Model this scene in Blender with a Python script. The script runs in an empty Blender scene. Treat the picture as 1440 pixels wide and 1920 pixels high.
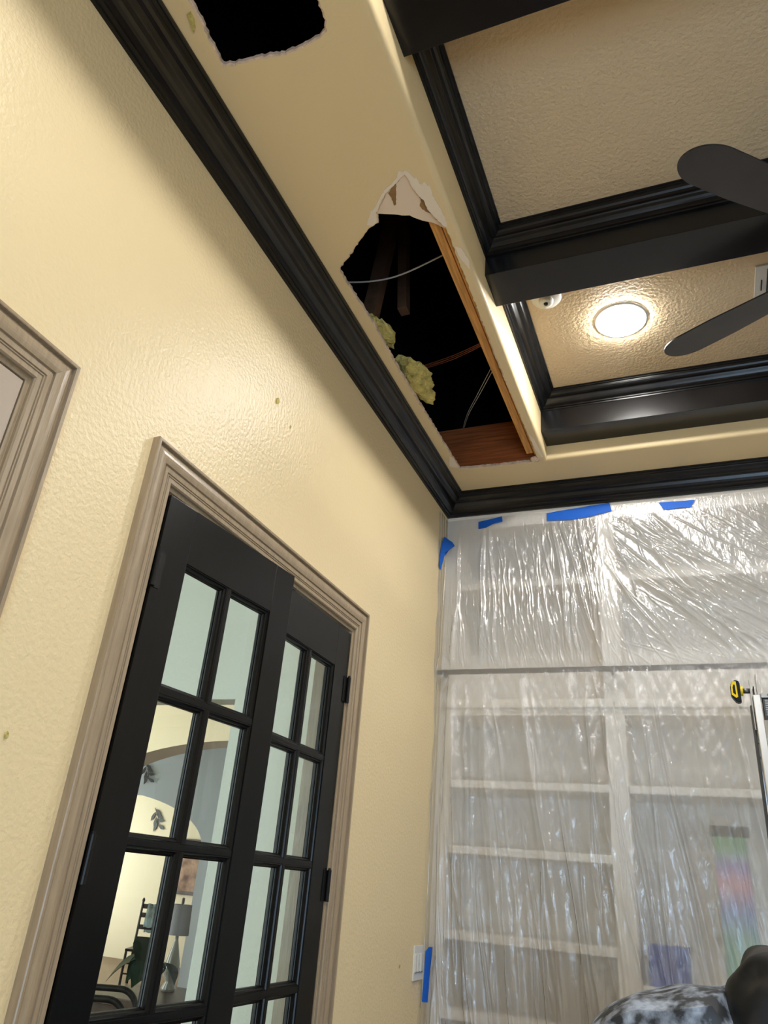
import bpy, bmesh, math, random
import numpy as np
from mathutils import Matrix, Vector
random.seed(7); rng = np.random.default_rng(7)
S = bpy.context.scene
COL = S.collection

# ---------------------------------------------------------------- camera, world, exposure
CAM = Vector((1.1852, 0.0, 1.6))
R_ = Vector((0.92587624, 0.3691321, 0.08058956)); U_ = Vector((0.09833482, -0.44137378, 0.89191897)); F_ = Vector((-0.36480604, 0.81788182, 0.44495604))
cd = bpy.data.cameras.new('camera'); cam = bpy.data.objects.new('camera', cd); COL.objects.link(cam)
m = Matrix.Identity(4)
for i in range(3):
    m[i][0] = R_[i]; m[i][1] = U_[i]; m[i][2] = -F_[i]; m[i][3] = CAM[i]
cam.matrix_world = m
cd.sensor_fit = 'VERTICAL'; cd.sensor_height = 24.0; cd.lens = 1404.71 / 1920 * 24.0; cd.clip_start = 0.02
S.camera = cam
W = bpy.data.worlds.new('sky'); S.world = W; W.use_nodes = True
bg = W.node_tree.nodes['Background']; bg.inputs[0].default_value = (0.55, 0.72, 1.0, 1); bg.inputs[1].default_value = 1.0
S.view_settings.view_transform = 'Standard'; S.view_settings.look = 'None'; S.view_settings.gamma = 1.0
S.view_settings.use_curve_mapping = False
S.view_settings.exposure = 0.0
S.cycles.max_bounces = 8; S.cycles.transparent_max_bounces = 16; S.cycles.diffuse_bounces = 4; S.cycles.glossy_bounces = 3; S.cycles.transmission_bounces = 4
S.cycles.use_adaptive_sampling = True; S.cycles.adaptive_threshold = 0.05
S.cycles.caustics_refractive = True; S.cycles.caustics_reflective = False; S.cycles.sample_clamp_indirect = 6.0
LAMP = 224.0          # downlight emission
DAY_ROOM = 76.0      # daylight through the window of this room, watts
DAY_HALL = 150.0
Y0_ = -1.6
def area(name, loc, rot, sx, sy, power, col):
    l = bpy.data.lights.new(name, 'AREA'); l.shape = 'RECTANGLE'; l.size = sx; l.size_y = sy; l.energy = power; l.color = col
    o = bpy.data.objects.new(name, l); COL.objects.link(o); o.location = loc; o.rotation_euler = rot; return o
area('window_daylight', (2.5, Y0_ + .02, 1.25), (math.radians(90), 0, 0), 2.0, 1.7, DAY_ROOM, (0.52, 0.75, 1.0))
area('hall_fill_light', (-3.6, -0.9, 1.7), (math.radians(90), 0, 0), 4.0, 2.6, DAY_HALL, (0.9, 0.97, 1.0))  # added fill for the hall faces; the wall behind it has no window
area('far_window_daylight', (-10.9, 11.0, 1.6), (0, math.radians(-90), 0), 2.6, 3.0, 150.0, (1.0, 0.95, 0.86))
area('great_room_fill_light', (-7.0, 3.25, 1.6), (math.radians(90), 0, 0), 4.0, 2.2, 240.0, (1.0, 0.98, 0.93))  # added fill from an unseen opening, brightens the near arch wall
area('arch_fill_light', (-10.95, 8.4, 1.6), (0, math.radians(-90), 0), 2.0, 1.5, 150.0, (0.85, 0.93, 1.0))  # added fill between the arches, lifts the far arch wall
sl = bpy.data.lights.new('sun', 'SUN'); sl.energy = 3.0; sl.angle = 0.01; sl.color = (1, .93, .8)
so = bpy.data.objects.new('sun', sl); COL.objects.link(so); so.rotation_euler = Vector((-0.86, 0.12, 0.5)).to_track_quat('Z', 'Y').to_euler()

# ---------------------------------------------------------------- materials
def lin(c): return tuple((x / 255 / 12.92 if x / 255 <= .04045 else ((x / 255 + .055) / 1.055) ** 2.4) for x in c)
def mat(name, rgb, rough=.5, spec=.5, bump=None, var=None, metal=0., stretch=None, coat=0.):
    """bump=(scale, strength, distance, detail); var=(scale, amount) colour variation"""
    M = bpy.data.materials.new(name); M.use_nodes = True; N = M.node_tree.nodes; L = M.node_tree.links
    b = N['Principled BSDF']; c = lin(rgb) + (1,)
    b.inputs['Base Color'].default_value = c; b.inputs['Roughness'].default_value = rough
    b.inputs['Specular IOR Level'].default_value = spec; b.inputs['Metallic'].default_value = metal
    b.inputs['Coat Weight'].default_value = coat
    tc = N.new('ShaderNodeTexCoord'); mp = N.new('ShaderNodeMapping'); L.new(tc.outputs['Object'], mp.inputs[0])
    if stretch: mp.inputs['Scale'].default_value = stretch
    if bump:
        n = N.new('ShaderNodeTexNoise'); n.inputs['Scale'].default_value = bump[0]; n.inputs['Detail'].default_value = bump[3] if len(bump) > 3 else 3
        L.new(mp.outputs[0], n.inputs['Vector'])
        bp = N.new('ShaderNodeBump'); bp.inputs['Strength'].default_value = bump[1]; bp.inputs['Distance'].default_value = bump[2]
        L.new(n.outputs['Fac'], bp.inputs['Height']); L.new(bp.outputs[0], b.inputs['Normal'])
    if var:
        n2 = N.new('ShaderNodeTexNoise'); n2.inputs['Scale'].default_value = var[0]; n2.inputs['Detail'].default_value = 4
        L.new(mp.outputs[0], n2.inputs['Vector'])
        rp = N.new('ShaderNodeValToRGB'); rp.color_ramp.elements[0].position = .3; rp.color_ramp.elements[1].position = .7
        rp.color_ramp.elements[0].color = tuple(max(0, x * (1 - var[1])) for x in c[:3]) + (1,)
        rp.color_ramp.elements[1].color = tuple(min(1, x * (1 + var[1])) for x in c[:3]) + (1,)
        L.new(n2.outputs['Fac'], rp.inputs[0]); L.new(rp.outputs[0], b.inputs['Base Color'])
    return M
def speckled(name, base, dots, scale, thr, rough=.35, soft=.04):
    M = mat(name, base, rough); N = M.node_tree.nodes; L = M.node_tree.links; b = N['Principled BSDF']
    tc = N.new('ShaderNodeTexCoord'); n = N.new('ShaderNodeTexNoise'); n.inputs['Scale'].default_value = scale; n.inputs['Detail'].default_value = 5
    L.new(tc.outputs['Object'], n.inputs['Vector'])
    rp = N.new('ShaderNodeValToRGB'); rp.color_ramp.elements[0].position = thr - soft; rp.color_ramp.elements[1].position = thr + soft
    rp.color_ramp.elements[0].color = lin(base) + (1,); rp.color_ramp.elements[1].color = lin(dots) + (1,)
    L.new(n.outputs['Fac'], rp.inputs[0]); L.new(rp.outputs[0], b.inputs['Base Color']); return M
M_WALL = mat('cream_wall_paint', (232, 211, 168), .38, .45, (85, .55, .004, 3))
M_SOFFIT = mat('cream_soffit_paint', (226, 204, 160), .5, .4, (85, .25, .003, 3))
M_TRAY = mat('textured_ceiling_paint', (214, 192, 158), .55, .35, (75, .75, .007, 3))
M_BLACK = mat('black_stained_wood', (20, 19, 19), .28, .42, (40, .12, .002, 2), (14, .45), stretch=(1, 1, 1))
M_BEAM = mat('black_stained_beam', (22, 21, 22), .24, .5, (30, .1, .002, 2), (9, .3))
M_DOOR = mat('black_door_paint', (9, 9, 10), .3, .28, (60, .08, .001, 2), (20, .35), stretch=(6, 6, .4))
M_TRIM = mat('greige_trim_paint', (160, 141, 116), .32, .5, (50, .25, .002, 2), (18, .12), stretch=(6, 6, .5))
M_SLAB = mat('greige_door_slab', (176, 160, 144), .4, .5, (70, .15, .002, 3))
M_CASE = mat('bookcase_paint', (246, 241, 234), .45, .4, None, (3, .04))
M_HALL = mat('pale_hall_paint', (222, 224, 214), .5, .4, (45, .5, .006, 3))
M_CREAM = mat('great_room_cream', (236, 222, 192), .55, .3, (45, .3, .005, 3))
M_SHADE = mat('arch_reveal_shade', (196, 180, 158), .6, .3)  # shade on the arch undersides, put into the colour
M_WOOD = mat('raw_pine', (206, 150, 84), .65, .25, (60, .4, .002, 4), (12, .35), stretch=(8, .5, 8))
M_JOIST = mat('red_brown_joist', (150, 84, 44), .6, .3, (50, .4, .003, 4), (8, .4), stretch=(.5, 6, 10))
M_OLD = mat('old_framing', (92, 66, 48), .7, .2, (40, .3, .002, 3), (8, .4))
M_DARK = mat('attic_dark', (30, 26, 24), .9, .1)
M_PAPER = speckled('torn_drywall_paper', (232, 212, 190), (176, 146, 112), 9, .62, .8, .02)
M_GYP = mat('gypsum_core', (214, 190, 170), .9, .1, (200, .8, .004, 4), (30, .25))
M_FOAM = mat('yellow_insulation', (196, 182, 112), .9, .1, (90, 1., .01, 4), (25, .3))
M_WIREW = mat('white_cable_jacket', (196, 190, 180), .5)
M_WIREC = mat('copper_wire', (176, 104, 72), .4, .5, None, None, .6)
M_TAPE = mat('blue_masking_tape', (20, 98, 206), .55, .3, (120, .2, .001, 2))
M_METAL = mat('brushed_aluminium', (214, 216, 218), .32, .5, (60, .08, .001, 2), None, .85, stretch=(1, 1, 12))
M_STEEL = mat('dull_steel', (120, 120, 118), .4, .5, None, None, .9)
M_DSTEEL = mat('dark_steel_plate', (92, 92, 90), .5, .5, (80, .2, .001, 2), None, .6)
M_YEL = mat('yellow_plastic', (238, 206, 24), .35)
M_BLKP = mat('black_plastic', (11, 11, 12), .4, .3)
M_ROD = mat('dark_iron_rod', (30, 34, 40), .4, .5, None, None, .3)
M_WHITE = mat('white_plastic', (226, 224, 216), .35)
M_VENT = mat('vent_enamel', (206, 202, 194), .4)
M_FLOOR = mat('wood_floor', (112, 84, 60), .4, .4, None, (5, .3), stretch=(1, 6, 1))
M_DUST = speckled('dusty_black_cover', (36, 39, 44), (158, 168, 184), 30, .55, .5, .12)
M_BAG = speckled('black_bag', (8, 9, 11), (56, 49, 44), 11, .58, .6, .10)
M_FAN = mat('dark_fan_blade', (50, 47, 48), .45, .4, None, (6, .2))
M_LEAF = mat('dark_leaf', (36, 62, 44), .35, .5, None, (6, .3))
M_DWOOD = mat('dark_furniture_wood', (70, 52, 40), .35, .5, None, (9, .3))
M_BCHAIR = mat('black_chair_paint', (26, 24, 24), .35)
M_CLOTH = mat('pale_blue_towel', (214, 232, 238), .8, .2, (30, .5, .01, 2))
M_LSHADE = mat('grey_lamp_shade', (132, 130, 133), .8, .2)
M_CLEAR = mat('grey_glass_base', (150, 148, 140), .12, .6)
M_PAINT = speckled('brown_landscape', (96, 62, 44), (190, 150, 120), 5, .5, .6, .15)
M_BLUE = mat('blue_box_card', (52, 78, 168), .6)
def glass():
    M = bpy.data.materials.new('greenish_pane_glass'); M.use_nodes = True; N = M.node_tree.nodes; L = M.node_tree.links; N.clear()
    o = N.new('ShaderNodeOutputMaterial'); mx = N.new('ShaderNodeMixShader'); t = N.new('ShaderNodeBsdfTransparent'); g = N.new('ShaderNodeBsdfGlossy'); f = N.new('ShaderNodeFresnel')
    t.inputs[0].default_value = (.90, .96, .945, 1); g.inputs['Roughness'].default_value = .02; g.inputs[0].default_value = (1, 1, 1, 1); f.inputs[0].default_value = 1.5
    ge = N.new('ShaderNodeNewGeometry'); iv = N.new('ShaderNodeMath'); iv.operation = 'SUBTRACT'; iv.inputs[0].default_value = 1; L.new(ge.outputs['Backfacing'], iv.inputs[1])
    ml = N.new('ShaderNodeMath'); ml.operation = 'MULTIPLY'; L.new(f.outputs[0], ml.inputs[0]); L.new(iv.outputs[0], ml.inputs[1])
    L.new(ml.outputs[0], mx.inputs[0]); L.new(t.outputs[0], mx.inputs[1]); L.new(g.outputs[0], mx.inputs[2]); L.new(mx.outputs[0], o.inputs[0]); return M
M_GLASS = glass()
def film():
    M = bpy.data.materials.new('translucent_plastic_film'); M.use_nodes = True; N = M.node_tree.nodes; L = M.node_tree.links; N.clear()
    o = N.new('ShaderNodeOutputMaterial')
    tc = N.new('ShaderNodeTexCoord'); mp = N.new('ShaderNodeMapping'); mp.inputs['Scale'].default_value = (1, 1, .32); L.new(tc.outputs['Object'], mp.inputs[0])
    n = N.new('ShaderNodeTexNoise'); n.inputs['Scale'].default_value = 70; n.inputs['Detail'].default_value = 5; n.inputs['Distortion'].default_value = .8; L.new(mp.outputs[0], n.inputs['Vector'])
    bp = N.new('ShaderNodeBump'); bp.inputs['Strength'].default_value = .75; bp.inputs['Distance'].default_value = .005; L.new(n.outputs['Fac'], bp.inputs['Height'])
    t = N.new('ShaderNodeBsdfTransparent'); t.inputs[0].default_value = (.97, .97, .97, 1)
    rf = N.new('ShaderNodeBsdfRefraction'); rf.inputs['IOR'].default_value = 1.05; rf.inputs['Roughness'].default_value = .4; rf.inputs[0].default_value = (.97, .97, .97, 1)
    m0 = N.new('ShaderNodeMixShader'); m0.inputs[0].default_value = .42; L.new(t.outputs[0], m0.inputs[1]); L.new(rf.outputs[0], m0.inputs[2])
    d = N.new('ShaderNodeBsdfDiffuse'); d.inputs[0].default_value = (.97, .97, .98, 1); tl = N.new('ShaderNodeBsdfTranslucent'); tl.inputs[0].default_value = (.92, .92, .92, 1)
    g = N.new('ShaderNodeBsdfGlossy'); g.inputs['Roughness'].default_value = .18
    for x in (d, tl, g): L.new(bp.outputs[0], x.inputs['Normal'])
    m1 = N.new('ShaderNodeMixShader'); m1.inputs[0].default_value = .4; L.new(d.outputs[0], m1.inputs[1]); L.new(tl.outputs[0], m1.inputs[2])
    m2 = N.new('ShaderNodeMixShader'); m2.inputs[0].default_value = .42; L.new(m1.outputs[0], m2.inputs[1]); L.new(g.outputs[0], m2.inputs[2])
    m3 = N.new('ShaderNodeMixShader'); m3.inputs[0].default_value = .33; L.new(m0.outputs[0], m3.inputs[1]); L.new(m2.outputs[0], m3.inputs[2])
    L.new(m3.outputs[0], o.inputs[0]); return M
M_FILM = film()
def emit(name, rgb, s):
    M = bpy.data.materials.new(name); M.use_nodes = True; b = M.node_tree.nodes['Principled BSDF']
    b.inputs['Base Color'].default_value = (.9, .9, .9, 1); b.inputs['Emission Color'].default_value = rgb + (1,); b.inputs['Emission Strength'].default_value = s; return M
M_LED = emit('led_diffuser', (1, .985, .94), LAMP)

# ---------------------------------------------------------------- mesh helpers
def obj(name, me, material=None, parent=None, label=None, cat=None, group=None, kind=None, smooth=False):
    if isinstance(me, bmesh.types.BMesh):
        b = me; bmesh.ops.recalc_face_normals(b, faces=b.faces); me = bpy.data.meshes.new(name); b.to_mesh(me); b.free()
    if material and not me.materials: me.materials.append(material)
    if smooth: me.shade_smooth()
    o = bpy.data.objects.new(name, me); COL.objects.link(o)
    if parent: o.parent = parent
    tag(o, label, cat, group, kind); return o
def tag(o, label=None, cat=None, group=None, kind=None):
    for k, v in (('label', label), ('category', cat), ('group', group), ('kind', kind)):
        if v: o[k] = v
def empty(name, loc=(0, 0, 0), rz=0, **k):
    o = bpy.data.objects.new(name, None); COL.objects.link(o); o.location = loc; o.rotation_euler = (0, 0, rz); o.empty_display_size = .05; tag(o, **k); return o
def box(b, x0, x1, y0, y1, z0, z1):
    vs = [b.verts.new(p) for p in ((x0, y0, z0), (x1, y0, z0), (x1, y1, z0), (x0, y1, z0), (x0, y0, z1), (x1, y0, z1), (x1, y1, z1), (x0, y1, z1))]
    for f in ((0, 3, 2, 1), (4, 5, 6, 7), (0, 1, 5, 4), (1, 2, 6, 5), (2, 3, 7, 6), (3, 0, 4, 7)): b.faces.new([vs[i] for i in f])
def boxes(*bs, bev=0.):
    b = bmesh.new()
    for q in bs: box(b, *q)
    if bev: bmesh.ops.bevel(b, geom=list(b.edges), offset=bev, segments=2, affect='EDGES', profile=.6)
    return b
def tube(b, pts, r, n=8, caps=True):
    pts = [Vector(p) for p in pts]; rs = r if isinstance(r, (list, tuple)) else [r] * len(pts); rings = []; prev = None
    for i, p in enumerate(pts):
        d = (pts[min(i + 1, len(pts) - 1)] - pts[max(i - 1, 0)]).normalized()
        a = (prev - d * prev.dot(d)) if prev else d.cross(Vector((0, 0, 1)) if abs(d.z) < .9 else Vector((1, 0, 0)))
        a.normalize(); c = d.cross(a); prev = a
        rings.append([b.verts.new(p + rs[i] * (math.cos(t) * a + math.sin(t) * c)) for t in (2 * math.pi * k / n for k in range(n))])
    for A, B in zip(rings, rings[1:]):
        for k in range(n): b.faces.new((A[k], A[(k + 1) % n], B[(k + 1) % n], B[k]))
    if caps: b.faces.new(rings[0][::-1]); b.faces.new(rings[-1])
def lathe(b, prof, c=(0, 0, 0), n=32):
    """prof [(r, z)] around Z at c"""
    rings = []
    for r, z in prof:
        rings.append([b.verts.new((c[0] + r * math.cos(2 * math.pi * k / n), c[1] + r * math.sin(2 * math.pi * k / n), c[2] + z)) for k in range(n)] if r > 1e-6 else [b.verts.new((c[0], c[1], c[2] + z))])
    for A, B in zip(rings, rings[1:]):
        for k in range(n):
            q = [A[k % len(A)], A[(k + 1) % len(A)], B[(k + 1) % len(B)], B[k % len(B)]]; q = list(dict.fromkeys(q))
            if len(q) > 2: b.faces.new(q)
def loft(b, rings, close=True, caps=False):
    R = [[b.verts.new(p) for p in r] for r in rings]; n = len(R[0])
    for A, B in zip(R, R[1:]):
        for k in range(n if close else n - 1): b.faces.new((A[k], A[(k + 1) % n], B[(k + 1) % n], B[k]))
    if caps: b.faces.new(R[0][::-1]); b.faces.new(R[-1])
def prism(b, poly, fn, t0, t1):
    """poly [(u,v)], fn(u,v,t)->xyz"""
    A = [b.verts.new(fn(u, v, t0)) for u, v in poly]; B = [b.verts.new(fn(u, v, t1)) for u, v in poly]; n = len(poly)
    b.faces.new(A); b.faces.new(B[::-1])
    for k in range(n): b.faces.new((A[k], B[k], B[(k + 1) % n], A[(k + 1) % n]))
def plate(outer, holes, z0, z1):
    """flat plate with holes -> mesh"""
    c = bpy.data.curves.new('plate', 'CURVE'); c.dimensions = '2D'; c.fill_mode = 'BOTH'; c.extrude = (z1 - z0) / 2
    for poly in [outer] + holes:
        s = c.splines.new('POLY'); s.points.add(len(poly) - 1); s.use_cyclic_u = True
        for p, q in zip(s.points, poly): p.co = (q[0], q[1], 0, 1)
    o = bpy.data.objects.new('plate', c); COL.objects.link(o); dg = bpy.context.evaluated_depsgraph_get()
    me = bpy.data.meshes.new_from_object(o.evaluated_get(dg)); bpy.data.objects.remove(o); bpy.data.curves.remove(c)
    me.transform(Matrix.Translation((0, 0, (z0 + z1) / 2))); return me
def jag(poly, step, amp, seed=1):
    rd = random.Random(seed); out = []
    for (x0, y0), (x1, y1) in zip(poly, poly[1:] + poly[:1]):
        n = max(1, int(math.hypot(x1 - x0, y1 - y0) / step))
        for k in range(n):
            t = k / n; out.append((x0 + (x1 - x0) * t + rd.uniform(-amp, amp), y0 + (y1 - y0) * t + rd.uniform(-amp, amp)))
    return out
def strip_side(rect, prof, side, zref):
    """one mitred length of moulding inside rect (x0,x1,y0,y1); prof [(d,dz)]"""
    x0, x1, y0, y1 = rect; A = []; B = []
    for d, z in prof:
        c = {'l': ((x0 + d, y0 + d), (x0 + d, y1 - d)), 'b': ((x0 + d, y1 - d), (x1 - d, y1 - d)), 'r': ((x1 - d, y1 - d), (x1 - d, y0 + d)), 'f': ((x1 - d, y0 + d), (x0 + d, y0 + d))}[side]
        A.append((*c[0], zref + z)); B.append((*c[1], zref + z))
    b = bmesh.new(); loft(b, [A, B], close=True, caps=True); return b

# ---------------------------------------------------------------- room shell
ZC, YB, XS, ZT = 3.538, 3.527, .607, 3.80
X1, Y0 = 3.72, -1.6
TR = (XS, X1 - XS, -1.06, 3.20)
YO0, YO1, ZO = 1.312, 2.477, 2.456       # french door opening
YD0, YD1, ZD = -.06, .856, 2.456         # plain door opening at the left
WT = .14
def wall_cells(name, ys, zs, holes, x0, x1, material):
    b = bmesh.new()
    for a, c in zip(ys, ys[1:]):
        for d, e in zip(zs, zs[1:]):
            if not any(h[0] <= a and c <= h[1] and h[2] <= d and e <= h[3] for h in holes): box(b, x0, x1, a, c, d, e)
    bmesh.ops.remove_doubles(b, verts=b.verts, dist=1e-5)
    dup = {}
    for f in b.faces: dup.setdefault(tuple(round(v, 4) for v in f.calc_center_median()), []).append(f)
    bmesh.ops.delete(b, geom=[f for q in dup.values() if len(q) > 1 for f in q], context='FACES_ONLY')
    return obj(name, b, material, kind='structure')
wall_cells('wall_left', [Y0 - .14, YD0, YD1, YO0, YO1, 4.0], [0, ZO, 3.60], [(YD0, YD1, 0, ZO), (YO0, YO1, 0, ZO)], -WT, 0, M_WALL)
obj('wall_back', boxes((0, X1, 3.87, 4.0, 0, 3.6)), M_WALL, kind='structure')
obj('wall_right', boxes((X1, X1 + .14, Y0 - .14, 4.0, 0, 3.6)), M_WALL, kind='structure')
obj('wall_front', boxes((0, 1.48, Y0 - .14, Y0, 0, 3.6), (3.52, X1, Y0 - .14, Y0, 0, 3.6), (1.48, 3.52, Y0 - .14, Y0, 0, .38), (1.48, 3.52, Y0 - .14, Y0, 2.12, 3.6)), M_WALL, kind='structure')
obj('floor', boxes((-11.2, X1 + .14, Y0 - .14, 13.4, -.1, 0)), M_FLOOR, kind='structure')
# window in the front wall (daylight source behind the viewer)
w = empty('window_1', (2.5, Y0, .38), kind='structure', label='painted window behind the viewer letting daylight in')
for nm, q in (('frame_jamb', (-1.02, -.96, -.1, -.03, 0, 1.74)), ('frame_jamb', (.96, 1.02, -.1, -.03, 0, 1.74)), ('frame_head', (-.96, .96, -.1, -.03, 1.68, 1.74)), ('frame_sill', (-.96, .96, -.1, -.03, 0, .06)), ('mullion', (-.03, .03, -.1, -.03, .06, 1.68))):
    obj(nm, boxes(q, bev=.004), M_CASE, w)

# soffit with the two cut holes
hole1 = [(.173, .60), (.173, .787), (.172, .841), (.167, .885), (.163, .964), (.196, .970), (.258, .977), (.332, .989), (.388, .990), (.447, .981), (.471, .970), (.481, .948), (.484, .922), (.485, .895), (.47, .78), (.44, .62)]
hole2 = [(.510, 1.434), (.483, 1.452), (.431, 1.482), (.384, 1.533), (.374, 1.541), (.365, 1.580), (.345, 1.588), (.326, 1.594), (.232, 1.669), (.166, 1.722), (.150, 1.74), (.153, 1.847), (.157, 2.045), (.150, 2.357), (.156, 2.689), (.160, 2.93), (.164, 3.193), (.349, 3.207), (.548, 3.207), (.566, 3.19), (.567, 3.071), (.562, 2.62), (.566, 2.126), (.568, 1.818), (.570, 1.72), (.567, 1.665), (.546, 1.613), (.537, 1.581), (.536, 1.543), (.527, 1.523), (.517, 1.484), (.518, 1.452)]
h1 = jag(hole1, .008, .0022, 3); h2 = jag(hole2, .009, .0024, 4)
me = plate([(-.02, Y0), (X1, Y0), (X1, 3.60), (-.02, 3.60)], [[(TR[0] - .02, TR[2] - .02), (TR[1] + .02, TR[2] - .02), (TR[1] + .02, TR[3] + .02), (TR[0] - .02, TR[3] + .02)], h1, h2], ZC, ZC + .014)
soff = obj('ceiling', me, M_SOFFIT, kind='structure', label='cream drywall soffit with two torn openings')
# gypsum edge of the cuts
for hp in (h1, h2):
    b = bmesh.new(); loft(b, [[(x, y, ZC + .0005) for x, y in hp], [(x + rng.uniform(-.001, .001), y, ZC + .013) for x, y in hp]])
    for f in b.faces: f.smooth = False
    b2 = bmesh.new()
    cx = sum(p[0] for p in hp) / len(hp); cy = sum(p[1] for p in hp) / len(hp)
    inn = [(x + (cx - x) / max(.05, math.hypot(cx - x, cy - y)) * (.0035 + .003 * random.random()), y + (cy - y) / max(.05, math.hypot(cx - x, cy - y)) * (.0035 + .003 * random.random())) for x, y in hp]
    b.free(); loft(b2, [[(x, y, ZC - .0002) for x, y in hp], [(x, y, ZC + .002) for x, y in inn], [(x, y, ZC + .0135) for x, y in inn], [(x, y, ZC + .0145) for x, y in hp]])
    obj('torn_edge', b2, M_GYP, soff)
# tray sides with a bullnose edge
arc = [(-.02 + .02 * math.sin(a), .02 - .02 * math.cos(a)) for a in (i * math.pi / 2 / 7 for i in range(8))]
sp = arc + [(0, ZT - ZC), (-.012, ZT - ZC), (-.012, .03), (-.02, .012)]
for i, sd in enumerate('lbrf'):
    o = obj('wall_tray_' + {'l': 'left', 'b': 'back', 'r': 'right', 'f': 'front'}[sd], strip_side(TR, sp, sd, ZC), M_SOFFIT, kind='structure')
    for p in o.data.polygons: p.use_smooth = True
    o.data.set_sharp_from_angle(angle=math.radians(40))
obj('ceiling_tray', boxes((TR[0] - .02, TR[1] + .02, TR[2] - .02, TR[3] + .02, ZT, ZT + .02)), M_TRAY, kind='structure')

# crown moulding
def ogee(h, p):
    a = [(0, -1), (.10, -1), (.12, -.93), (.20, -.91), (.21, -.84), (.27, -.80)]
    a += [(.27 + .24 * t, -.80 + .30 * t ** 1.8) for t in (.25, .5, .75, 1)]
    a += [(.53, -.47), (.56, -.44)] + [(.56 + .28 * math.sin(t * math.pi / 2), -.44 + .26 * (1 - math.cos(t * math.pi / 2))) for t in (.25, .5, .75, 1)]
    a += [(.85, -.15), (.93, -.13), (.94, -.07), (1, -.06), (1, 0), (0, 0)]
    return [(x * p, z * h) for x, z in a]
rm = (0, X1, Y0, YB)
for i, sd in enumerate('lbrf'):
    obj('trim_%d' % (i + 1), strip_side(rm, ogee(.104, .109), sd, ZC), M_BLACK, kind='structure', label=['black crown moulding running along the cream left wall', 'black crown moulding above the plastic-covered bookcase', 'black crown moulding on the right wall', 'black crown moulding on the front wall'][i])
# beams: across (X) and one lengthwise
ZB = 3.637
bys = [(.98, 1.154), (-.05, .124), (2.012, 2.185)]
def beam(q, label):
    o = obj('ceiling_beam', boxes(q, bev=.0015), M_BEAM, label=label, cat='beam', group='black coffer beams'); return o
beam((TR[0], TR[1], .98, 1.154, ZB, ZT), 'nearest black coffer beam, cut off by the top edge')
beam((TR[0], TR[1], 2.012, 2.185, ZB, ZT), 'middle black coffer beam, between the plain bay and the lit bay')
beam((TR[0], TR[1], 3.055, 3.20, ZB - .025, ZT), 'black coffer beam nearest the bookcase, with the downlight glare on it')
beam((TR[0], TR[1], -.05, .124, ZB, ZT), 'black coffer beam overhead, behind the nearest one')
xm0, xm1 = 1.772, 1.947
for (a, c) in ((-.05 + .174, .98), (1.154, 2.012), (2.185, 3.06)):
    beam((xm0, xm1, a, c, ZB + .0005, ZT), 'lengthwise black coffer beam out of view on the right')
bays = [(TR[0], xm0, 1.154, 2.012), (TR[0], xm0, 2.185, 3.06), (TR[0], xm0, .124, .98), (xm1, TR[1], 1.154, 2.012), (xm1, TR[1], 2.185, 3.06), (xm1, TR[1], .124, .98)]
k = 5
for r in bays:
    t = empty('trim_%d' % k, (r[0], r[2], ZT), kind='structure', label='black crown moulding lining one ceiling coffer'); k += 1
    for sd in 'lbrf':
        o = obj('crown_length', strip_side((0, r[1] - r[0], 0, r[3] - r[2]), ogee(.076, .078), sd, 0), M_BLACK, t)

# ---------------------------------------------------------------- attic behind the holes
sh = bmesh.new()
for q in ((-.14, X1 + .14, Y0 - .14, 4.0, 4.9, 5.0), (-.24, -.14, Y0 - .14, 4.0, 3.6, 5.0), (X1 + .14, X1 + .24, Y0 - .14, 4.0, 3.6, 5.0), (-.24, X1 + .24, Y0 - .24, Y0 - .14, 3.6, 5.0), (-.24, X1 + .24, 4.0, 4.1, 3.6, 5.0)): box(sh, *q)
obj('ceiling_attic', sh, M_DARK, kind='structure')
def lumber(q, material, label, rot=None, loc=None):
    x0, x1, y0, y1, z0, z1 = q
    c = ((x0 + x1) / 2, (y0 + y1) / 2, z0)
    o = obj('lumber', boxes((x0 - c[0], x1 - c[0], y0 - c[1], y1 - c[1], 0, z1 - z0), bev=.003), material, label=label, cat='lumber', group='attic framing'); o.location = c
    if rot: o.rotation_euler = rot
    return o
lumber((.514, .548, 1.30, 3.165, 3.5615, 3.65), M_WOOD, 'light pine framing stud along the right side of the long ceiling hole')
lumber((.003, .586, 3.21, 3.25, 3.553, 3.80), M_JOIST, 'red-brown joist across the far end of the long ceiling hole')
lumber((.553, .586, 1.2, 3.2, 3.5525, 3.57), M_WOOD, 'thin wood strip between the pine stud and the drywall edge')
lumber((.04, .10, 2.15, 2.20, 3.69, 4.88), M_OLD, 'dark upright truss post deep inside the ceiling hole', (0, math.radians(6), 0))
lumber((.18, .22, 2.20, 2.25, 3.75, 4.88), M_OLD, 'dim slanted truss web beside the upright post in the hole', (0, math.radians(-4), 0))
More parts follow.
